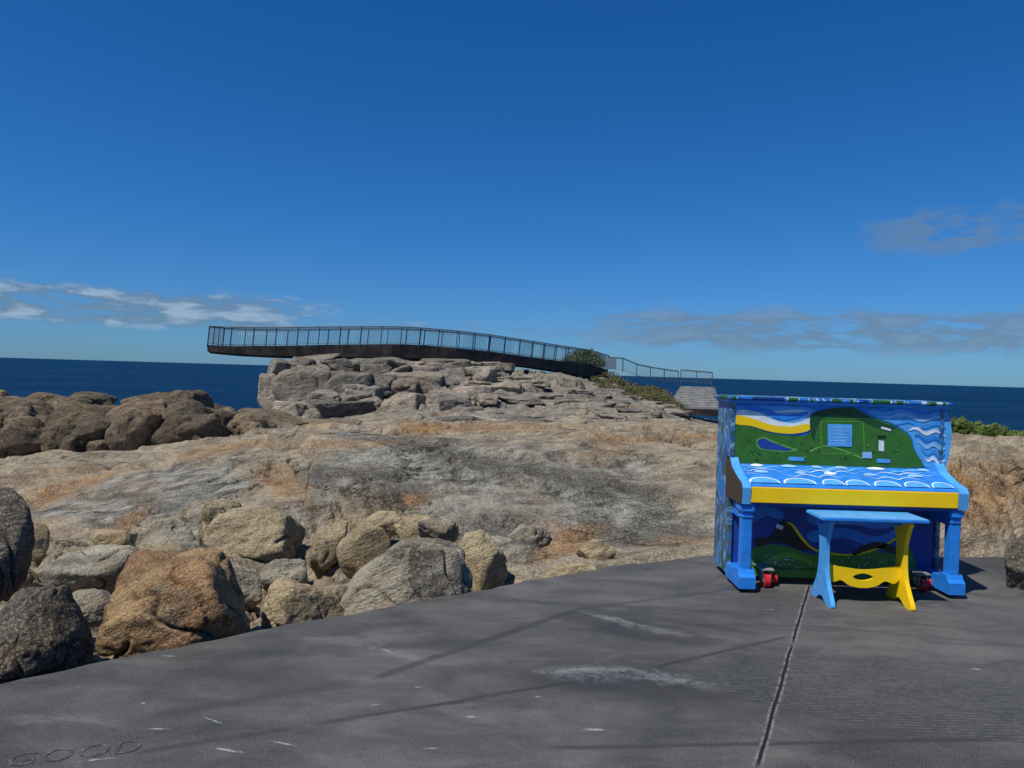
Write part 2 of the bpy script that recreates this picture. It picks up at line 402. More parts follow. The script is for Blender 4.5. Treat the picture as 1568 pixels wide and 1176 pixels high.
for i in range(80):
    u=random.uniform(680,1040); d=random.uniform(26,50); r=random.uniform(.25,.7); zz=terr(u,d)
    it.append((((u-784)/F*d,d,zz-.05),(r*random.uniform(1.2,2.6),r*1.2,r*random.uniform(.35,.55)),random.uniform(-.4,.4),500+i))
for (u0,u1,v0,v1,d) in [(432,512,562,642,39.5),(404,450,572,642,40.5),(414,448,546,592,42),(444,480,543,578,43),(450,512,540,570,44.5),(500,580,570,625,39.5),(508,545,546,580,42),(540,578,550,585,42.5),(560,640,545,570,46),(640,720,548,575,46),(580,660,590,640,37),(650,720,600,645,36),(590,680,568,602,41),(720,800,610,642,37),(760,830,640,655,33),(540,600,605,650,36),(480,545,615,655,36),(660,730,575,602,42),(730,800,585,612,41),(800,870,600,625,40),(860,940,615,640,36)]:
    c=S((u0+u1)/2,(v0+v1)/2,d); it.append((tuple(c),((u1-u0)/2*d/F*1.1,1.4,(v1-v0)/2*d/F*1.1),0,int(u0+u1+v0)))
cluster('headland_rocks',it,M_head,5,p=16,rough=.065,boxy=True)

# ================= paving
edge=[(-9,-2.1),(-4.5,1.6),(-2.31,3.39),(-1.40,4.15),(-.175,5.05),(.755,5.74),(1.79,6.27),(2.7,6.4),(3.96,6.46),(5.2,6.5),(14,6.7)]
pe=[]
for a,b in zip(edge[:-1],edge[1:]):
    n=max(2,int(math.dist(a,b)/.08))
    for i in range(n):
        t=i/n; x=a[0]+(b[0]-a[0])*t; y=a[1]+(b[1]-a[1])*t
        pe.append((x,y+.014*math.sin(x*9)+.01*math.sin(x*31+2)+random.uniform(-.006,.006)))
poly=pe+[(14,6.7),(14,-8),(-9,-8)]
bm=bmesh.new(); vs=[bm.verts.new((x,y,0)) for x,y in poly]; f=bm.faces.new(vs)
r=bmesh.ops.extrude_face_region(bm,geom=[f]); 
for v in [q for q in r['geom'] if isinstance(q,bmesh.types.BMVert)]: v.co.z-=.35
bmesh.ops.recalc_face_normals(bm,faces=bm.faces[:]); bmesh.ops.triangulate(bm,faces=bm.faces[:])
M_pv,g,b=newmat('dark_concrete',.75,(.06,.06,.06),.3)
pos=g.new('ShaderNodeNewGeometry').outputs['Position']
nA=g.noise(pos,.55,4,.6,.5); nB=g.noise(g.vm('MULTIPLY',pos,(1,2.2,1)),2.2,7,.65,.6); nC=g.noise(pos,170,2,.7); nD=g.noise(pos,25,5,.75)
col=g.ramp(g.m('ADD',g.m('MULTIPLY',nA,.5),g.m('MULTIPLY',nB,.5)),[(.38,(.040,.041,.041)),(.5,(.074,.074,.071)),(.61,(.12,.118,.111))])
col=g.mix(g.m('MULTIPLY',g.mr(nC,.5,.66),.4),col,(.2,.195,.185))
col=g.mix(g.m('MULTIPLY',g.mr(nC,.47,.36),.5),col,(.02,.02,.021))
col=g.mix(g.m('MULTIPLY',g.mr(nD,.54,.68),.25),col,(.13,.13,.125))
col=g.mix(g.m('MULTIPLY',g.mr(nD,.44,.32),.3),col,(.03,.03,.031))
warp=g.new('ShaderNodeTexNoise'); g.put(warp.inputs['Vector'],pos); warp.inputs['Scale'].default_value=3.2; warp.inputs['Detail'].default_value=5; warp.inputs['Roughness'].default_value=.65
def warpv(a,bb):
    w_=g.new('ShaderNodeVectorMath',operation='MULTIPLY_ADD'); g.put(w_.inputs[0],g.vm('SUBTRACT',warp.outputs['Color'],(.5,.5,.5))); w_.inputs[1].default_value=(a,bb,0); g.put(w_.inputs[2],pos); return w_.outputs[0]
W=warpv(.45,.3); W2=warpv(.08,.05); W3=warpv(.02,.015)
def loc(px,c,ang,base):
    v=g.vm('SUBTRACT',base,(c[0],c[1],0)); n=g.new('ShaderNodeVectorRotate',rotation_type='Z_AXIS'); g.put(n.inputs['Vector'],v); n.inputs['Angle'].default_value=-ang; return n.outputs[0]
def ell(c,rx,ry,ang,soft=.5,base=None):
    v=loc(None,c,ang,base or W); v=g.vm('MULTIPLY',v,(1/rx,1/ry,0)); return g.mr(g.vm('LENGTH',v),1.2,1.2-soft)
def line(p,q,w,soft,base=None):
    c=((p[0]+q[0])/2,(p[1]+q[1])/2); L=math.dist(p,q)/2; ang=math.atan2(q[1]-p[1],q[0]-p[0])
    v=loc(None,c,ang,base or pos); s=g.new('ShaderNodeSeparateXYZ'); g.put(s.inputs[0],v)
    return g.m('MULTIPLY',g.mr(g.m('ABSOLUTE',s.outputs[1]),w+soft,w),g.mr(g.m('ABSOLUTE',s.outputs[0]),L,L-.12))
for (a,bb,w,s,st) in [((900,930),(560,1045),.008,.04,.6),((560,1045),(200,1105),.008,.06,.4),((1215,975),(980,1030),.003,.02,.7),((980,1030),(470,1115),.003,.025,.75),((470,1115),(180,1160),.004,.03,.5),
     ((740,920),(1150,940),.01,.05,.3),((1150,900),(880,935),.004,.03,.4),((1568,1135),(820,1150),.005,.02,.6),((1240,960),(1568,990),.004,.02,.4),((880,930),(1180,975),.01,.06,.4),((240,1010),(760,985),.02,.1,.25)]:
    col=g.mix(g.m('MULTIPLY',g.m('MULTIPLY',line(GR(*a),GR(*bb),w,s,W2),g.mr(nB,.3,.6,.4,1)),st),col,(.018,.019,.02))
pale=(.24,.245,.25)
ndb=g.m('ADD',g.m('MULTIPLY',nD,.45),g.m('MULTIPLY',nB,.55))
def stain(u,v,rx,ry,ang,st,c=pale,lo=.42,hi=.6,soft=.9,src=None):
    global col
    k=g.m('MULTIPLY',ell(GR(u,v),rx,ry,ang,soft),g.mr(src or nB,lo,hi)); col=g.mix(g.m('MULTIPLY',k,st),col,c)
stain(965,1045,.8,.26,-.05,.7,(.028,.029,.03),.2,.35,.8)
stain(955,1036,.50,.12,-.05,.7,pale,.38,.60,1.1,ndb)
stain(1045,1052,.24,.07,-.2,.65,pale,.38,.58,1.1,ndb)
stain(880,1030,.22,.03,.1,.6,pale,.38,.55,1.1,ndb)
stain(960,962,.6,.2,-.45,.65,(.028,.029,.03),.2,.35,.8)
stain(975,960,.36,.05,-.5,.55,pale,.38,.58,1.1,ndb); stain(925,947,.24,.04,-.5,.6,pale,.38,.58,1.1,ndb)
stain(600,1000,.3,.04,-.3,.35,pale,.4,.65,1,ndb); stain(560,985,.5,.12,-.2,.15)
stain(400,1040,.5,.2,0,.5,(.035,.036,.037),.3,.5); stain(1150,1080,.5,.2,0,.4,(.035,.036,.037),.3,.5)
stain(70,1110,.3,.1,.3,.2); stain(1400,1000,.9,.35,0,.35,(.125,.123,.115),.3,.5); stain(1480,930,.9,.3,0,.35,(.125,.123,.115),.3,.5); stain(1100,880,.9,.3,0,.3,(.12,.118,.11),.3,.5)
rp=ell(GR(1480,1068),1.1,.40,-.12,.12,W2)
ss=g.new('ShaderNodeSeparateXYZ'); g.put(ss.inputs[0],W3)
rib=g.m('MULTIPLY',g.mr(g.m('SINE',g.m('MULTIPLY',ss.outputs[1],230)),.0,.9),g.mr(nD,.42,.58))
col=g.mix(g.m('MULTIPLY',rp,.55),col,(.045,.046,.048)); col=g.mix(g.m('MULTIPLY',g.m('MULTIPLY',rp,rib),.4),col,(.16,.165,.165))
for (u,v,r1,r2,an) in [(325,1108,.07,.006,-.5),(345,1153,.08,.008,-.2),(590,998,.06,.004,-.6),(213,1080,.02,.012,0),(255,1007,.04,.006,0),(910,1121,.05,.012,0),(722,1101,.03,.008,0),(820,1070,.03,.006,0),(1500,1027,.03,.012,0),(430,1142,.07,.006,-.3),(240,1120,.05,.006,0),(575,1082,.03,.004,.4),(640,1055,.02,.006,0),(140,1168,.08,.006,.3),(1180,935,.04,.006,0),(660,1150,.03,.006,0)]:
    k=g.m('MULTIPLY',ell(GR(u,v),r1,r2,an,.9,W3),g.mr(nD,.38,.55)); col=g.mix(g.m('MULTIPLY',k,.75),col,(.4,.41,.42))
J=g.m('MAXIMUM',line(GR(1242,895),GR(1215,990),.005,.003,W3),line(GR(1216,985),GR(1160,1190),.005,.003,W3))
K=g.m('MULTIPLY',g.m('MAXIMUM',line(GR(1242,895),GR(1215,990),.010,.014,W3),line(GR(1216,985),GR(1160,1190),.010,.014,W3)),g.mr(nD,.42,.56))
col=g.mix(g.m('MULTIPLY',K,.6),col,(.26,.255,.24)); col=g.mix(J,col,(.012,.011,.01))
g.l.new(col,b.inputs['Base Color'])
hb=g.m('SUBTRACT',g.m('ADD',g.m('MULTIPLY',nC,.5),g.m('MULTIPLY',nD,.9)),g.m('MULTIPLY',J,2.5))
g.l.new(g.bump(hb,.7,.008),b.inputs['Normal']); g.l.new(g.mr(nB,.3,.7,.6,.85),b.inputs['Roughness'])
bmobj(bm,'concrete_paving',M_pv)
cu=bpy.data.curves.new('t','FONT'); cu.body='GOOD'; cu.size=.14; cu.space_character=1.1
ob=bpy.data.objects.new('t',cu); scene.collection.objects.link(ob); bpy.context.view_layer.update()
me=bpy.data.meshes.new_from_object(ob.evaluated_get(bpy.context.evaluated_depsgraph_get())); bpy.data.objects.remove(ob); me.materials.clear()
M_let,g,b=newmat('worn_lettering',.9,(.15,.15,.15),.2)
pos=g.new('ShaderNodeNewGeometry').outputs['Position']; n=g.noise(pos,30,5,.75)
g.l.new(g.mix(g.mr(n,.47,.60),(.052,.053,.053),(.115,.115,.112)),b.inputs['Base Color'])
o=addobj('paving_lettering',me,M_let); gx,gy=GR(50,1180); o.location=(gx-.12,gy-.01,.0025); o.rotation_euler=(0,0,math.radians(18))

# ================= ocean
M_sea,g,b=newmat('sea_water',.5,(.003,.022,.075),.05)
pos=g.new('ShaderNodeNewGeometry').outputs['Position']
w=g.noise(g.vm('MULTIPLY',pos,(1,2.5,1)),.05,8,.65); w3=g.noise(g.vm('MULTIPLY',pos,(1,3,1)),.0015,4,.6)
col=g.mix(g.mr(w3,.35,.65),(.0015,.020,.055),(.003,.030,.080)); col=g.mix(g.mr(w,.45,.65,0,.6),col,(.001,.012,.038))
cap=g.noise(g.vm('MULTIPLY',pos,(1,3,1)),.11,6,.7); col=g.mix(g.mr(cap,.70,.77,0,.5),col,(.3,.35,.4))
g.l.new(col,b.inputs['Base Color']); g.l.new(g.bump(w,1,2.0),b.inputs['Normal'])
bm=bmesh.new(); L=90000
bm.faces.new([bm.verts.new(p) for p in [(-L,-400,-28),(L,-400,-28),(L,L,-28),(-L,L,-28)]]); bmobj(bm,'ocean',M_sea)

# ================= cantilever lookout
M_steel,g,b=newmat('weathered_steel',.6,(.045,.04,.036),.3); pos=g.new('ShaderNodeNewGeometry').outputs['Position']
g.l.new(g.mix(g.mr(g.noise(pos,1.5,6,.6),.4,.65),(.02,.018,.016),(.055,.043,.033)),b.inputs['Base Color'])
M_rail,g,b=newmat('galvanised_rail',.45,(.09,.10,.11),.5,.3)
lk=empty('cantilever_lookout')
pth=[(318,528,538,44),(360,530,542,44.3),(420,530,545,45),(500,528,546,46),(600,527,547,47),(650,529,549,48),(700,533,551,49),(750,538,555,50.5),(800,545,560,52),(860,553,569,55),(900,558,577,57),(930,566,583,59)]
bm=bmesh.new(); ring=[]
for u,v,vb,d in pth:
    a=S(u,v,d); c=S(u,vb,d); wd=2.3
    ring.append([bm.verts.new(p) for p in (a,c,c+Vector((0,.5,-.12)),c+Vector((0,wd-.5,-.12)),Vector((c.x,d+wd,c.z)),Vector((a.x,d+wd,a.z)))])
for r0,r1 in zip(ring[:-1],ring[1:]):
    for i in range(6): bm.faces.new((r0[i],r0[(i+1)%6],r1[(i+1)%6],r1[i]))
bm.faces.new(ring[0]); bm.faces.new(ring[-1][::-1]); bmesh.ops.recalc_face_normals(bm,faces=bm.faces[:])
bmobj(bm,'deck_beam',M_steel,lk)
def resample(pts,step):
    out=[];
    L=[0]
    for a,b2 in zip(pts[:-1],pts[1:]): L.append(L[-1]+(b2-a).length)
    n=max(1,round(L[-1]/step))
    for i in range(n+1):
        s=L[-1]*i/n
        for k in range(len(pts)-1):
            if s<=L[k+1]+1e-6:
                t=(s-L[k])/max(1e-6,L[k+1]-L[k]); out.append(pts[k].lerp(pts[k+1],t)); break
    return out
def railing(name,pts,h,parent,step=1.3,bar=.1,lean=(0,0,0),br=.008):
    bm=bmesh.new(); up=Vector((0,0,h))+Vector(lean)
    P1=resample(pts,step)
    for p in P1: seg(bm,p-Vector((0,0,.15)),p+up,.035,4)
    for a,c in zip(P1[:-1],P1[1:]):
        seg(bm,a+up,c+up,.038,4); seg(bm,a+up*.93,c+up*.93,.012,4); seg(bm,a+up*.08,c+up*.08,.015,4)
    for p in resample(pts,bar): seg(bm,p+up*.08,p+up*.93,br,3)
    return bmobj(bm,name,M_rail,parent)
fr=[S(u,v,d) for u,v,vb,d in pth]; bk=[p+Vector((0,2.3,0)) for p in fr]
railing('front_railing',fr,1.12,lk,lean=(.1,0,0)); railing('back_railing',bk,1.12,lk,lean=(.1,0,0)); railing('end_railing',[fr[0],bk[0]],1.12,lk,.8,lean=(.1,0,0))
M_pale=paint('pale_panel',(.16,.21,.25),.5); p=S(928,566,58.5)
box('information_panel',p.x,p.x+.8,58.5,58.56,p.z+.05,p.z+.95,M_pale,lk,.01)
rl=empty('path_handrail')
railing('railing_run',[S(930,566,59),S(950,566,59),S(972,576,59),S(1000,582,59.5),S(1038,587,60)],1.0,rl)
railing('railing_landing',[S(1042,585,60),S(1090,589,60)],1.0,rl)
M_conc,g,b=newmat('pale_concrete',.85,(.33,.33,.32),.2); pos=g.new('ShaderNodeNewGeometry').outputs['Position']
g.l.new(g.mix(g.mr(g.noise(pos,2,6,.6),.35,.65),(.20,.20,.19),(.31,.305,.29)),b.inputs['Base Color'])
bm=bmesh.new(); n=9
for i in range(n):
    t=i/n; d=50.5+9.5*t; l=S(1026+22*t,621-33*t,d); r_=S(1103-9*t,625-36*t,d)
    m_=bmesh.ops.create_cube(bm,size=1)['verts']
    for v in m_:
        v.co=Vector(((l.x+r_.x)/2+v.co.x*(r_.x-l.x),d+.5+v.co.y*1.03,l.z-.25+v.co.z*.5))
bmobj(bm,'concrete_steps',M_conc)
l=S(1024,628,50.4); r_=S(1105,632,50.4)
box('path_retaining_edge',l.x,r_.x,50.3,50.5,l.z-.3,l.z+.14,M_steel,None,.01)

# ================= vegetation
def leafmat(name,c1,c2):
    m,g,b=newmat(name,.7,c1,.2); pos=g.new('ShaderNodeNewGeometry').outputs['Position']
    g.l.new(g.mix(g.mr(g.noise(pos,3,4,.7),.38,.62),c1,c2),b.inputs['Base Color']); return m
M_leaf=leafmat('leaf_green',(.045,.08,.014),(.11,.145,.028)); M_leaf2=leafmat('heath_leaf',(.045,.06,.02),(.13,.115,.05)); M_twig,_,_=newmat('twig',.9,(.12,.09,.06),.1)
def shrub(name,lobes,n,size,mat,stems=True):
    bm=bmesh.new()
    tot=sum(l[3]*l[4] for l in lobes)
    for (x,y,zc,rx,rz) in lobes:
        k=int(n*rx*rz/tot)
        for i in range(k):
            q=rng.normal(size=3); q/=np.linalg.norm(q); rr=rng.uniform(.55,1.05)*(1+.22*math.sin(q[0]*7+x*3)*math.cos(q[2]*6+q[1]*5))
            if q[2]<-.3: continue
            c=Vector((x+q[0]*rx*rr,y+q[1]*rx*rr,zc+q[2]*rz*rr)); s=size*rng.uniform(.5,1.3)
            a=Vector(rng.normal(size=3)).normalized(); b3=a.orthogonal().normalized()
            vs=[bm.verts.new(c+a*s),bm.verts.new(c+b3*s*.4),bm.verts.new(c-a*s),bm.verts.new(c-b3*s*.4)]
            bm.faces.new(vs)
    nf=len(bm.faces)
    for (x,y,zc,rx,rz) in lobes:
        for i in range(7):
            q=rng.normal(size=3); q/=np.linalg.norm(q)
            seg(bm,(x,y,zc-rz),(x+q[0]*rx*.85,y+q[1]*rx*.85,zc+abs(q[2])*rz*.85),.012,3)
    me=bpy.data.meshes.new(name); bm.to_mesh(me); bm.free(); o=addobj(name,me,[mat,M_twig])
    for p_ in me.polygons[nf:]: p_.material_index=1
    return o
def lobe(u,v,d,rpx,rzpx):
    p=S(u,v,d); return (p.x,p.y,p.z,rpx*d/F,rzpx*d/F)
shrub('coastal_shrub',[lobe(880,553,60,18,14),lobe(897,552,60,20,17),lobe(913,558,60,16,13)],9000,.09,M_leaf)
shrub('coastal_shrub',[lobe(1468,660,13,20,20),lobe(1495,664,13.5,24,17),lobe(1522,668,13,22,18),lobe(1550,674,13.5,22,13),lobe(1440,658,14,22,20),lobe(1580,676,14.5,24,17),lobe(1620,680,15,30,15),lobe(1508,678,11.8,20,11),lobe(1468,677,11.8,18,12),lobe(1540,684,11.8,18,9)],34000,.027,M_leaf)
lb=[]
for i in range(75):
    u=random.uniform(895,1045); d=random.uniform(48,60); zz=terr(u,d); lb.append(((u-784)/F*d,d,zz+.08,random.uniform(.4,1.0),random.uniform(.25,.5)))
shrub('heath_scrub',lb,34000,.08,M_leaf2)

# ================= piano
pi=empty('painted_upright_piano')
BLUE=paint('paint_blue',(.02,.20,.66)); LB=paint('paint_sky_blue',(.08,.35,.74)); NAVY=paint('paint_navy',(.012,.055,.30)); WH=paint('paint_white',(.66,.72,.76)); PALE=paint('paint_pale_blue',(.24,.48,.76))
MBL=paint('paint_mid_blue',(.04,.27,.70))
GRN=paint('paint_green',(.035,.14,.024)); GRN2=paint('paint_mid_green',(.055,.20,.030)); DGR=paint('paint_dark_green',(.014,.065,.022)); LGR=paint('paint_light_green',(.12,.32,.05)); YEL=paint('paint_yellow',(.85,.56,.006),.4,.03); BLK=paint('paint_black',(.02,.018,.016)); RED=paint('paint_red',(.5,.02,.02)); GREY=paint('steel_grey',(.25,.25,.26)); BRN=paint('wood_brown',(.05,.03,.018))
M_side,g,b=newmat('painted_side_art',.45,(.1,.3,.6),.4); pos=g.new('ShaderNodeNewGeometry').outputs['Position']
n=g.noise(g.vm('MULTIPLY',pos,(1,3.4,2.2)),2.3,2,.5,1.4)
g.l.new(g.ramp(n,[(0,(.02,.16,.48)),(.38,(.07,.16,.22)),(.43,(.22,.33,.42)),(.47,(.03,.15,.38)),(.53,(.09,.13,.12)),(.57,(.02,.08,.28)),(.62,(.03,.11,.035))],True),b.inputs['Base Color'])
M_lidart,g,b=newmat('painted_lid_art',.4,(.1,.3,.6),.4); pos=g.new('ShaderNodeNewGeometry').outputs['Position']
n=g.noise(g.vm('MULTIPLY',pos,(3,3,0)),1.2,2,.5,1.5)
g.l.new(g.ramp(n,[(0,(.01,.05,.25)),(.4,(.02,.2,.6)),(.47,(.6,.68,.75)),(.49,(.03,.13,.04)),(.6,(.04,.25,.65)),(.66,(.7,.6,.2))],True),b.inputs['Base Color'])
x0,x1=1.635,3.215
YU=5.49
box('cabinet_side_left',x0,x0+.035,5.48,5.84,.05,1.325,M_side,pi)
box('cabinet_side_right',x1-.035,x1,5.48,5.84,.05,1.325,M_side,pi)
box('cabinet_back',x0+.035,x1-.035,5.56,5.83,.05,1.32,BLK,pi)
box('lid',x0-.04,x1+.04,5.435,5.87,1.348,1.372,M_lidart,pi,.009)
box('lid_moulding',x0-.015,x1+.015,5.46,5.85,1.322,1.348,MBL,pi,.004)
box('upper_panel',x0+.035,x1-.035,YU,5.56,.84,1.322,BLUE,pi,.002)
box('lower_panel',x0+.035,x1-.035,5.50,5.56,.10,.60,NAVY,pi,.002)
box('bottom_rail',x0+.035,x1-.035,5.47,5.54,.035,.10,GRN2,pi)
box('key_bed',x0+.01,x1-.01,5.20,5.56,.605,.64,NAVY,pi)
arm=[(5.56,.62),(5.17,.625),(5.163,.74),(5.185,.775),(5.28,.80),(5.42,.855),(5.485,.92),(5.56,.92)]
extr('key_arm_left',arm,'x',x0,x0+.06,LB,pi); extr('key_arm_right',arm,'x',x1-.06,x1+.005,LB,pi)
ay=[(y*.985+.08,zz*.97+.02) for y,zz in arm]
extr('key_arm_side_left',ay,'x',x0-.006,x0-.0005,BRN,pi)
A=(5.49,.875);Bp=(5.215,.765)
extr('fallboard',[(5.50,.62),(5.20,.645),(5.195,.75),Bp,A,(5.50,.875)],'x',x0+.061,x1-.061,BLUE,pi)
box('key_slip',x0+.063,x1-.063,5.168,5.194,.636,.745,YEL,pi,.004)
for nm,xa,xb in (('left',x0+.01,x0+.10),('right',x1-.10,x1-.01)):
    box('leg_'+nm,xa+.008,xb-.008,5.20,5.28,.13,.565,BLUE,pi,.008)
    box('leg_capital_'+nm,xa-.006,xb+.006,5.185,5.33,.56,.622,BLUE,pi,.012)
    box('leg_neck_'+nm,xa,xb,5.192,5.29,.52,.545,MBL,pi,.01)
    extr('leg_toe_'+nm,[(5.16,.03),(5.50,.03),(5.50,.13),(5.30,.135),(5.27,.16),(5.2,.16),(5.185,.13),(5.16,.11)],'x',xa-.012,xb+.012,BLUE,pi)
    box('leg_bracket_'+nm,xa+.02,xb-.02,5.28,5.50,.50,.60,BLUE,pi,.006)
def UP(pts,n=6,d=YU): return [(S(u,v,d).x,S(u,v,d).z) for u,v in (catmull(pts,n) if n else pts)]
def art(name,pts,mat,layer,n=6,d=YU,extra=None):
    outs=[UP(pts,n,d)]+([UP(extra,n,d)] if extra else [])
    return flat(name,outs,lambda a,b2,c:Vector((a,d-.0015-.0014*layer-c,b2)),mat,pi,.0005)
art('sky_patch',[(1127,622),(1240,625),(1244,645),(1238,655),(1210,655),(1180,650),(1150,640),(1127,636)],LB,0)
for k,(ya,yb) in enumerate([(627,630),(632,636)]):
    art('wisp',[(1130,ya+2),(1150,ya-1),(1180,ya+3),(1215,ya),(1238,ya+3),(1236,yb+3),(1205,yb+1),(1175,yb+4),(1150,yb+1),(1130,yb+3)],[WH,PALE][k],1)
art('cloud_shape',[(1130,628),(1160,632),(1185,643),(1215,648),(1240,640),(1238,652),(1210,656),(1180,652),(1150,643),(1130,639)],WH,2)
art('navy_stroke',[(1140,622),(1170,625),(1200,635),(1235,630),(1232,636),(1200,643),(1170,633),(1142,627)],BLUE,3)
art('yellow_beach',[(1127,636),(1150,640),(1180,650),(1210,653),(1237,649),(1238,659),(1212,664),(1180,661),(1150,652),(1127,649)],YEL,4)
art('green_land',[(1127,650),(1152,654),(1180,663),(1212,667),(1238,664),(1243,640),(1262,627),(1305,624),(1330,637),(1365,650),(1392,668),(1400,690),(1412,708),(1404,716),(1300,715),(1200,712),(1128,708)],GRN,3)
art('dark_hill',[(1243,634),(1270,626),(1306,626),(1328,637),(1352,648),(1372,654),(1352,658),(1320,645),(1290,636),(1262,638),(1250,655),(1246,675),(1240,655)],DGR,4)
art('lake',[(1160,676),(1168,671),(1180,676),(1198,683),(1212,688),(1200,690),(1180,688),(1165,686)],NAVY,5)
art('lake_shore',[(1157,675),(1168,669),(1182,674),(1200,681),(1222,689),(1200,692),(1178,690),(1162,687)],LGR,4)
art('field_line',[(1240,690),(1262,682),(1290,688),(1320,700),(1318,702),(1288,690),(1262,684),(1242,692)],LGR,4)
art('panel_outline',[(1256,645),(1322,645),(1324,696),(1258,695)],LGR,4,0,YU,[(1257,646),(1321,646),(1323,695),(1259,694)])
rq=random.Random(8)
for i in range(60):
    u=rq.uniform(1135,1395); v=rq.uniform(668,706)
    if u>1330 and v<680: continue
    if 1256<u<1324 and v<697: continue
    s=rq.uniform(.6,1.4); art('leaf_dab',[(u-s*1.6,v),(u,v-s),(u+s*1.6,v),(u,v+s)],rq.choice([LGR,DGR,DGR]),5,2)
art('notice',[(1267,649),(1304,650),(1304,684),(1267,683)],LB,6,0)
for i in range(6): art('notice_text',[(1271,654+i*5),(1300,655+i*5),(1300-i*2,656+i*5),(1271,655+i*5)],PALE,7,0)
art('label',[(1207,699),(1231,700),(1231,706),(1207,705)],LB,6,0); art('label',[(1342,702),(1363,703),(1363,709),(1342,708)],LB,6,0)
art('card',[(1320,692),(1334,692),(1335,702),(1320,701)],PALE,6,0); art('card',[(1345,674),(1353,675),(1353,691),(1345,690)],WH,6,0); art('latch',[(1349,653),(1364,657),(1363,660),(1348,656)],WH,6,0)
art('latch',[(1343,667),(1356,667),(1356,670),(1343,670)],BLK,6,0)
art('sea_patch',[(1336,626),(1447,628),(1449,716),(1416,714),(1402,690),(1394,667),(1366,648),(1342,640)],LB,1,5)
for i,(yy) in enumerate([628,639,650,661,672,683,694,705]):
    xs=[1335,1350,1372,1392,1400,1405,1411,1416][i]
    L_=[]; R_=[]
    for k in range(9):
        x=xs+(1447-xs)*k/8; o_=3.2*math.sin(k*1.4+i*.9)+ (k-4)*.9
        th=2.8*math.sin(math.pi*(k+.6)/9.2)+.3
        L_.append((x,yy+o_-th)); R_.append((x,yy+o_+th))
    art('wave_stripe',L_+R_[::-1],[BLUE,PALE,MBL,WH][i%4],4,3)
# fallboard: flowing wave lines, and a row of sky-blue swells along its lower edge
def fbm_(a,b2,c,l=0):
    t=b2; return Vector((a,A[0]+(Bp[0]-A[0])*t-.40*(c+.001+.0011*l),A[1]+(Bp[1]-A[1])*t+.93*(c+.001+.0011*l)))
r2=random.Random(3)
xa,xb=x0+.064,x1-.064
def ribbon(t0,amp,wl,ph,th,mat,l,x_a=xa,x_b=xb):
    n=int((x_b-x_a)/.02); up_=[];dn=[]
    for k in range(n+1):
        x=x_a+(x_b-x_a)*k/n; s=math.sin(x*2*math.pi/wl+ph+.8*math.sin(x*5)); t=t0+amp*(1-2*abs(s)**.8) ; h=th*(.55+.45*math.sin(x*11+ph))*math.sin(math.pi*k/n)**.25
        up_.append((x,t-h)); dn.append((x,t+h*.6))
    flat('wave_line',[up_+dn[::-1]],lambda a,b2,c:fbm_(a,max(0.01,min(b2,.99)),c,l),mat,pi,.0004)
ribbon(.18,.06,.42,.3,.035,PALE,1); ribbon(.30,.07,.36,1.2,.05,LB,2); ribbon(.36,.07,.37,1.3,.022,WH,3); ribbon(.56,.07,.33,2.4,.05,MBL,2); ribbon(.60,.07,.33,2.4,.018,WH,3)
for (t0,wd,ht) in [(.14,.13,.10),(.46,.12,.10)]:
    x=xa+.08
    while x+wd<xb:
        w_=wd*r2.uniform(.6,1.1); pts=[(x+w_/2*(1-math.cos(math.pi*k/10)),t0-ht*math.sin(math.pi*k/10)) for k in range(11)]+[(x+w_/2*(1+math.cos(math.pi*k/6)),t0+.03*math.sin(math.pi*k/6)) for k in range(1,6)]
        flat('foam_patch',[pts],lambda a,b2,c:fbm_(a,b2,c,4),WH if r2.random()<.6 else PALE,pi,.0004); x+=w_*r2.uniform(1.8,3.4)
x=xa
while x+.08<xb:
    w_=min(.20*r2.uniform(.75,1.2),xb-x)
    for s,mt,l in ((1,WH,5),(.88,LB,6)):
        pts=[(x+w_/2-s*w_/2*math.cos(math.pi*k/12),.985-.27*s*math.sin(math.pi*k/12)**.8) for k in range(13)]
        flat('swell',[pts],lambda a,b2,c,l=l:fbm_(a,b2,c,l),mt,pi,.0004)
    x+=w_*r2.uniform(1.02,1.2)
DL=5.50
art('reef_green',[(1152,842),(1185,834),(1215,840),(1245,850),(1265,844),(1300,850),(1340,844),(1370,848),(1396,842),(1398,888),(1300,886),(1200,882),(1153,878)],GRN2,2,6,DL)
art('reef_light',[(1165,872),(1185,852),(1210,846),(1238,855),(1255,872),(1235,862),(1210,854),(1188,860)],LGR,3,6,DL)
art('dark_cave',[(1190,806),(1205,797),(1218,806),(1232,830),(1245,842),(1225,842),(1205,834),(1180,832),(1160,838),(1158,825),(1180,822)],BLK,4,6,DL)
art('yellow_trail',[(1205,800),(1215,803),(1228,820),(1245,838),(1270,846),(1310,848),(1350,836),(1375,822),(1390,826),(1392,829),(1374,827),(1350,840),(1310,851),(1270,849),(1243,841),(1225,823),(1213,806)],YEL,5,6,DL)
art('blue_swirl',[(1240,785),(1290,778),(1340,790),(1385,784),(1384,802),(1340,810),(1290,798),(1245,804)],BLUE,2,6,DL)
art('blue_swirl',[(1240,815),(1290,808),(1340,822),(1370,812),(1368,826),(1338,838),(1290,824),(1245,831)],BLUE,2,6,DL)
art('blue_swirl',[(1152,780),(1180,776),(1200,786),(1196,796),(1175,790),(1152,800)],BLUE,2,6,DL)
art('dark_arch',[(1305,852),(1320,838),(1345,830),(1370,838),(1382,852),(1365,846),(1345,840),(1322,846)],BLK,5,6,DL)
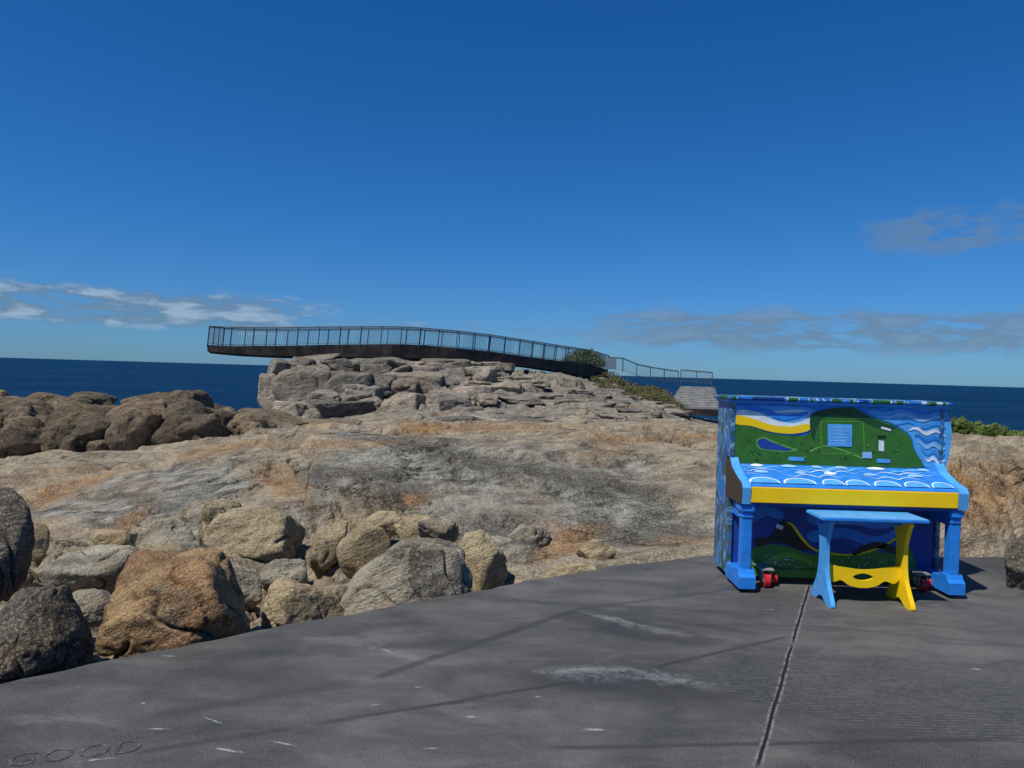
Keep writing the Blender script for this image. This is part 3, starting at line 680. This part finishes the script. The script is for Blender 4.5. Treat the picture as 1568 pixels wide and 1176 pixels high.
for i in range(110):
    u=r2.uniform(1165,1260) if i<75 else r2.uniform(1270,1385); v=r2.uniform(850,876); s=r2.uniform(.6,1.4)
    if i<45: rr=r2.choice([10,17,24]); th=r2.uniform(math.pi,2*math.pi); u=1205+rr*1.6*math.cos(th); v=874+rr*math.sin(th)
    art('dot',[(u-s,v),(u,v-s),(u+s,v),(u,v+s)],[WH,LGR][i%3==2],6,2,DL)
art('plaque',[(1190,802),(1200,806),(1198,812),(1188,808)],WH,6,0,DL)
for u in (1174,1414):
    p=S(u,897,5.33); bm=bmesh.new(); seg(bm,(p.x-.02,p.y,.052),(p.x+.02,p.y,.052),.05,18); bmobj(bm,'caster_wheel',RED,pi)
    bm=bmesh.new(); seg(bm,(p.x-.024,p.y,.052),(p.x+.024,p.y,.052),.022,12); bmobj(bm,'caster_hub',GREY,pi)
    box('caster_fork',p.x-.032,p.x-.024,p.y-.02,p.y+.05,.04,.125,GREY,pi,.002); box('caster_fork',p.x+.024,p.x+.032,p.y-.02,p.y+.05,.04,.125,GREY,pi,.002)
    box('caster_plate',p.x-.05,p.x+.05,p.y-.03,p.y+.16,.125,.135,GREY,pi,.002)
    bm=bmesh.new(); seg(bm,(p.x+.06,p.y+.08,.042),(p.x+.1,p.y+.08,.042),.04,16); bmobj(bm,'caster_wheel_inner',RED,pi)
for x in (x0+.05,x1-.08):
    bm=bmesh.new(); seg(bm,(x,5.75,.028),(x+.03,5.75,.028),.028,14); bmobj(bm,'rear_castor',BLK,pi)
    bm=bmesh.new(); seg(bm,(x,5.25,.016),(x+.03,5.25,.016),.016,14); bmobj(bm,'front_castor',BLK,pi)

# ================= bench
be=empty('painted_piano_bench')
box('seat',2.085,2.80,4.89,5.17,.575,.60,LB,be,.006)
box('seat_apron',2.12,2.76,5.02,5.04,.53,.575,BLUE,be,.003)
prof=catmull([(4.93,.572),(5.13,.572),(5.12,.52),(5.085,.42),(5.08,.3),(5.10,.18),(5.15,.09),(5.19,.03),(5.19,.0),(5.12,.0),(5.03,.045),(4.94,.0),(4.87,.0),(4.87,.03),(4.91,.09),(4.96,.18),(4.98,.3),(4.975,.42),(4.94,.52)],4)
extr('end_panel_left',prof,'x',2.15,2.18,LB,be); extr('end_panel_right',prof,'x',2.68,2.71,YEL,be)
o_=catmull([(2.181,.25),(2.26,.245),(2.43,.225),(2.6,.245),(2.679,.25),(2.679,.17),(2.64,.135),(2.58,.15),(2.52,.115),(2.43,.10),(2.34,.115),(2.28,.15),(2.22,.135),(2.181,.17)],4)
h_=catmull([(2.36,.175),(2.39,.193),(2.43,.20),(2.47,.193),(2.50,.175),(2.47,.157),(2.43,.15),(2.39,.157)],4)
flat('stretcher',[o_,h_],lambda a,b2,c:Vector((a,5.03-c,b2)),YEL,be,.011)
box('seat_blue_edge',2.088,2.797,4.886,4.889,.58,.595,BLUE,be,.001)

# ================= light, sky, camera
sd=Vector((-.50,-.42,1.06)).normalized(); el=math.asin(sd.z); az=math.atan2(sd.x,sd.y)
l=bpy.data.lights.new('sun','SUN'); l.energy=4.9; l.angle=math.radians(.53); l.color=(1,.95,.87)
o=bpy.data.objects.new('sun',l); scene.collection.objects.link(o); o.rotation_euler=sd.to_track_quat('Z','Y').to_euler()
wd=bpy.data.worlds.new('World'); scene.world=wd; wd.use_nodes=True; g=NT(wd.node_tree)
bg=wd.node_tree.nodes['Background']; bg.inputs[1].default_value=.08
sk=g.new('ShaderNodeTexSky',sky_type='NISHITA'); sk.sun_disc=False; sk.sun_elevation=el; sk.sun_rotation=az; sk.air_density=1.0; sk.dust_density=.2; sk.ozone_density=2.5; sk.altitude=50
tc=g.new('ShaderNodeTexCoord'); sp=g.new('ShaderNodeSeparateXYZ'); g.l.new(tc.outputs['Generated'],sp.inputs[0])
ee=sp.outputs[2]; xx=g.m('DIVIDE',sp.outputs[0],g.m('MAXIMUM',sp.outputs[1],.05))
tint=g.ramp(ee,[(0,(.25,.53,1.0)),(.07,(.22,.53,1.0)),(.22,(.15,.55,1.0)),(.47,(.09,.53,1.0)),(.8,(.35,.66,.95))])
base=g.mix(1.0,sk.outputs[0],tint,'MULTIPLY'); base=g.mix(1.0,base,(1.13,1.13,1.15),'MULTIPLY')
cv=g.new('ShaderNodeCombineXYZ'); g.put(cv.inputs[0],g.m('MULTIPLY',xx,9)); g.put(cv.inputs[1],g.m('MULTIPLY',ee,46)); g.put(cv.inputs[2],g.m('MULTIPLY',sp.outputs[1],.5))
cn=g.noise(cv.outputs[0],1.3,7,.6,.2)
def band(lo,hi,s): return g.m('MULTIPLY',g.mr(ee,lo-s,lo+s),g.mr(ee,hi+s,hi-s))
mL=g.m('MULTIPLY',band(.040,.088,.012),g.mr(xx,-.15,-.38)); mR=g.m('MULTIPLY',band(.035,.090,.015),g.mr(xx,.0,.22,0,1))
mC=g.m('MULTIPLY',band(.045,.065,.008),.55)
mU=g.m('MULTIPLY',band(.15,.20,.02),g.mr(xx,.38,.56,0,.85))
mm=g.m('MAXIMUM',g.m('MAXIMUM',mL,mR),g.m('MAXIMUM',mU,mC))
cm=g.m('MULTIPLY',g.mr(g.m('ADD',cn,g.m('MULTIPLY',mm,.20)),.54,.72),mm,clamp=True)
hl=g.m('MULTIPLY',g.mr(cn,.48,.66),g.mr(ee,.15,.12))
ccol=g.mix(hl,(1.8,2.9,4.3),g.mix(g.mr(xx,-.3,.1),(4.4,5.8,7.4),(2.3,3.5,5.1)))
fin=g.mix(g.m('MULTIPLY',cm,.78),base,ccol)
g.l.new(fin,bg.inputs[0])
cam=bpy.data.cameras.new('camera'); cam.lens=26; cam.sensor_width=36; cam.clip_end=200000; cam.clip_start=.05
o=bpy.data.objects.new('camera',cam); scene.collection.objects.link(o)
o.matrix_world=Matrix.Translation((0,0,H))@Matrix.Rotation(math.radians(90-.91),4,'X')@Matrix.Rotation(ROLL,4,'Z')
scene.camera=o
scene.view_settings.view_transform='Standard'; scene.view_settings.look='None'; scene.view_settings.exposure=0
